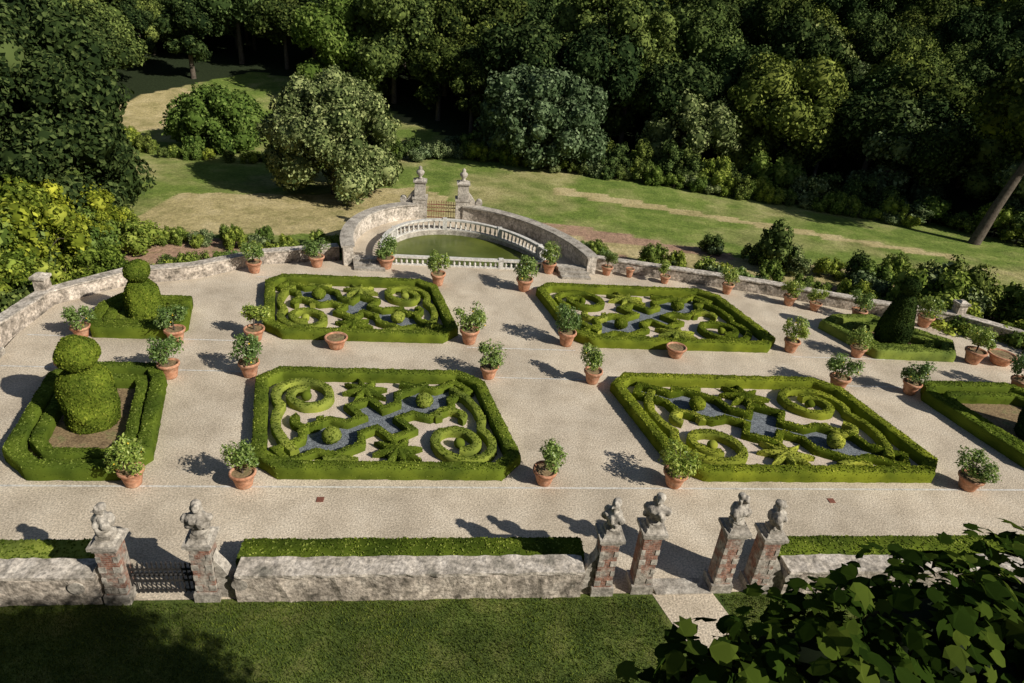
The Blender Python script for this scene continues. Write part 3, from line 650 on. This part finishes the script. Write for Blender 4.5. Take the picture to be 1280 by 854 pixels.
be=bpy.data.objects.new('border_shrubs',None); COL.objects.link(be)
row([(-20.5,33),(-17,35.5),(-13,37.5),(-10.5,38.5)],26,(.4,.75),[0,1,4,0],be,.8)
row([(-25,38),(-17,39.5),(-11,41)],16,(.35,.65),[0,3],be,.7)
row([(24,34.5),(29,31.5),(33,28)],16,(.9,1.5),[1,0,0],be,1.2)
row([(26,38),(33,34),(40,30)],20,(1.2,2.1),[1,0,1,3],be,1.8)
row([(6,39),(14,37.8),(22,35.5)],26,(.35,.8),[0,3,4,1,0],be,.8)
row([(8,42),(16,40.5),(26,38)],26,(.4,.9),[0,3,4,1,0],be,1.3)
row([(14,46),(24,43),(36,40)],20,(.5,1.1),[1,3,0],be,1.5)
row([(4,44),(7,41.5)],6,(.4,.7),[4,0],be,.6)
shrub('garden_shrub',1,17.8,44.2,1.4); shrub('garden_shrub',3,22.5,40.2,1.25)
shrub('garden_shrub',3,12.5,38.5,1.0)
# ================================================================= FOREGROUND VINE
def palm():
    pts=[(0,-.5),(.28,-.42),(.5,-.1),(.3,.02),(.42,.32),(.16,.24),(0,.55),(-.16,.24),(-.42,.32),(-.3,.02),(-.5,-.1),(-.28,-.42)]
    return np.array([(x,y,-.18*(x*x+y*y)*2) for x,y in pts])
mb=MB(); LP=palm(); nv=len(LP)
lobes=[((1.05,2.35,10.7),.36),((1.45,2.4,10.9),.48),((2.0,2.5,11.0),.6),((2.7,2.7,11.05),.68),((3.4,2.9,11.0),.75),((4.2,3.1,10.95),.85),((5.2,3.4,10.85),.95),((.95,2.0,10.2),.5),((1.5,2.0,10.1),.8),((2.3,2.1,10.0),1.0),((3.3,2.3,9.9),1.2),((4.5,2.5,9.7),1.3),((1.3,1.7,9.2),.8),((2.6,1.6,8.6),1.2),((4.0,1.7,8.3),1.4),((5.9,2.9,9.7),1.4)]
allV=[]
for (c,r) in lobes:
    n=int(760*r*r+60); d=rng.normal(size=(n,3)); d/=np.linalg.norm(d,axis=1,keepdims=True); P=np.array(c)+d*(r*(.62+.5*rng.random(n)))[:,None]
    for k in range(n):
        nn=Vector(d[k]+rng.normal(size=3)*.5+np.array([0,-.1,.9])).normalized(); q=nn.to_track_quat('Z','Y').to_matrix()@Matrix.Rotation(rng.random()*6.28,3,'Z')
        sz=.09+.10*rng.random(); V=(np.array(q)@(LP*sz).T).T+P[k]; allV.append(V)
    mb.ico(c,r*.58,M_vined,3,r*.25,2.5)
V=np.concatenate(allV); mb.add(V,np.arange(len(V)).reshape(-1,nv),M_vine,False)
for k in range(9):
    c,r=lobes[k]; mb.tube([(3.2+.15*k,-.45+.05*k,0),(3.1+.1*k,.2,4),(3+.05*k,1.0,7.6),tuple(c)],[.07,.06,.045,.012],M_bark,6)
mb.obj('climbing_vine')
# ================================================================= HOUSE (behind the viewpoint; casts the shade at the foot of the picture)
he2=bpy.data.objects.new('stone_house',None); COL.objects.link(he2)
mb=MB(); mb.box((0,-7.3,7.4),(50,13,15.2),M_plaster); o=mb.obj('walls'); o.parent=he2
mb=MB(); V=[(-25.4,-14.2,15),(25,-14.2,15),(25,-.45,15),(-25.4,-.45,15),(-19,-7.3,18.2),(25,-7.3,18.2)]
mb.add(V,[[0,1,5,4],[3,4,5,2],[0,4,3],[0,3,2,1],[1,2,5]],M_roof); o=mb.obj('roof'); o.parent=he2
mb=MB(); mb.box((29.5,-7.5,8.0),(9,13.6,16.4),M_plaster)
for k in range(7): mb.box((25.8+k*1.25,-.9,16.6),(.7,.5,.8),M_plaster)
o=mb.obj('tower'); o.parent=he2
mb=MB()
for lv in (2.2,6.6,11.2):
    for k in range(9):
        x=-21.5+k*5.0
        mb.box((x,-.79,lv+.9),(1.2,.06,1.9),M_glass); mb.box((x,-.74,lv-.12),(1.5,.2,.14),M_stone)
        mb.box((x-.95,-.74,lv+.9),(.6,.06,1.95),M_shut); mb.box((x+.95,-.74,lv+.9),(.6,.06,1.95),M_shut); mb.box((x,-.74,lv+.9),(.06,.04,1.9),M_white)
o=mb.obj('windows'); o.parent=he2
# ================================================================= LIGHT + CAMERA
sd=Vector((.90,-.43,.6745)).normalized()
w=bpy.data.worlds.new('World'); S.world=w; w.use_nodes=True; nt=w.node_tree
sk=nt.nodes.new('ShaderNodeTexSky'); sk.sky_type='NISHITA'; sk.sun_disc=False; sk.sun_elevation=math.asin(sd.z); sk.sun_rotation=math.atan2(sd.x,sd.y)
bg=nt.nodes['Background']; bg.inputs[1].default_value=.05; nt.links.new(sk.outputs[0],bg.inputs[0])
sl=bpy.data.lights.new('sun','SUN'); sl.energy=5.0; sl.angle=math.radians(.5); sl.color=(1,.95,.85)
so=bpy.data.objects.new('sun',sl); COL.objects.link(so); so.rotation_euler=(-sd).to_track_quat('-Z','Y').to_euler(); so.location=(40,-20,60)
p=math.radians(28.3); r=math.radians(5.3)
R0=Vector((1,0,0)); D0=Vector((0,-sin(p),-cos(p))); Fw=Vector((0,cos(p),-sin(p)))
right=R0*cos(r)-D0*sin(r)
up=Fw.cross(right)*-1
cd=bpy.data.cameras.new('camera'); cam=bpy.data.objects.new('camera',cd); COL.objects.link(cam)
m=Matrix.Identity(4)
for i in range(3): m[i][0]=right[i]; m[i][1]=up[i]; m[i][2]=-Fw[i]
m[2][3]=14.5; cam.matrix_world=m
cd.sensor_width=36; cd.lens=820/1280*36; cd.clip_end=2000; cd.clip_start=.05
S.camera=cam
S.view_settings.view_transform='Standard'; S.view_settings.look='None'; S.view_settings.exposure=0
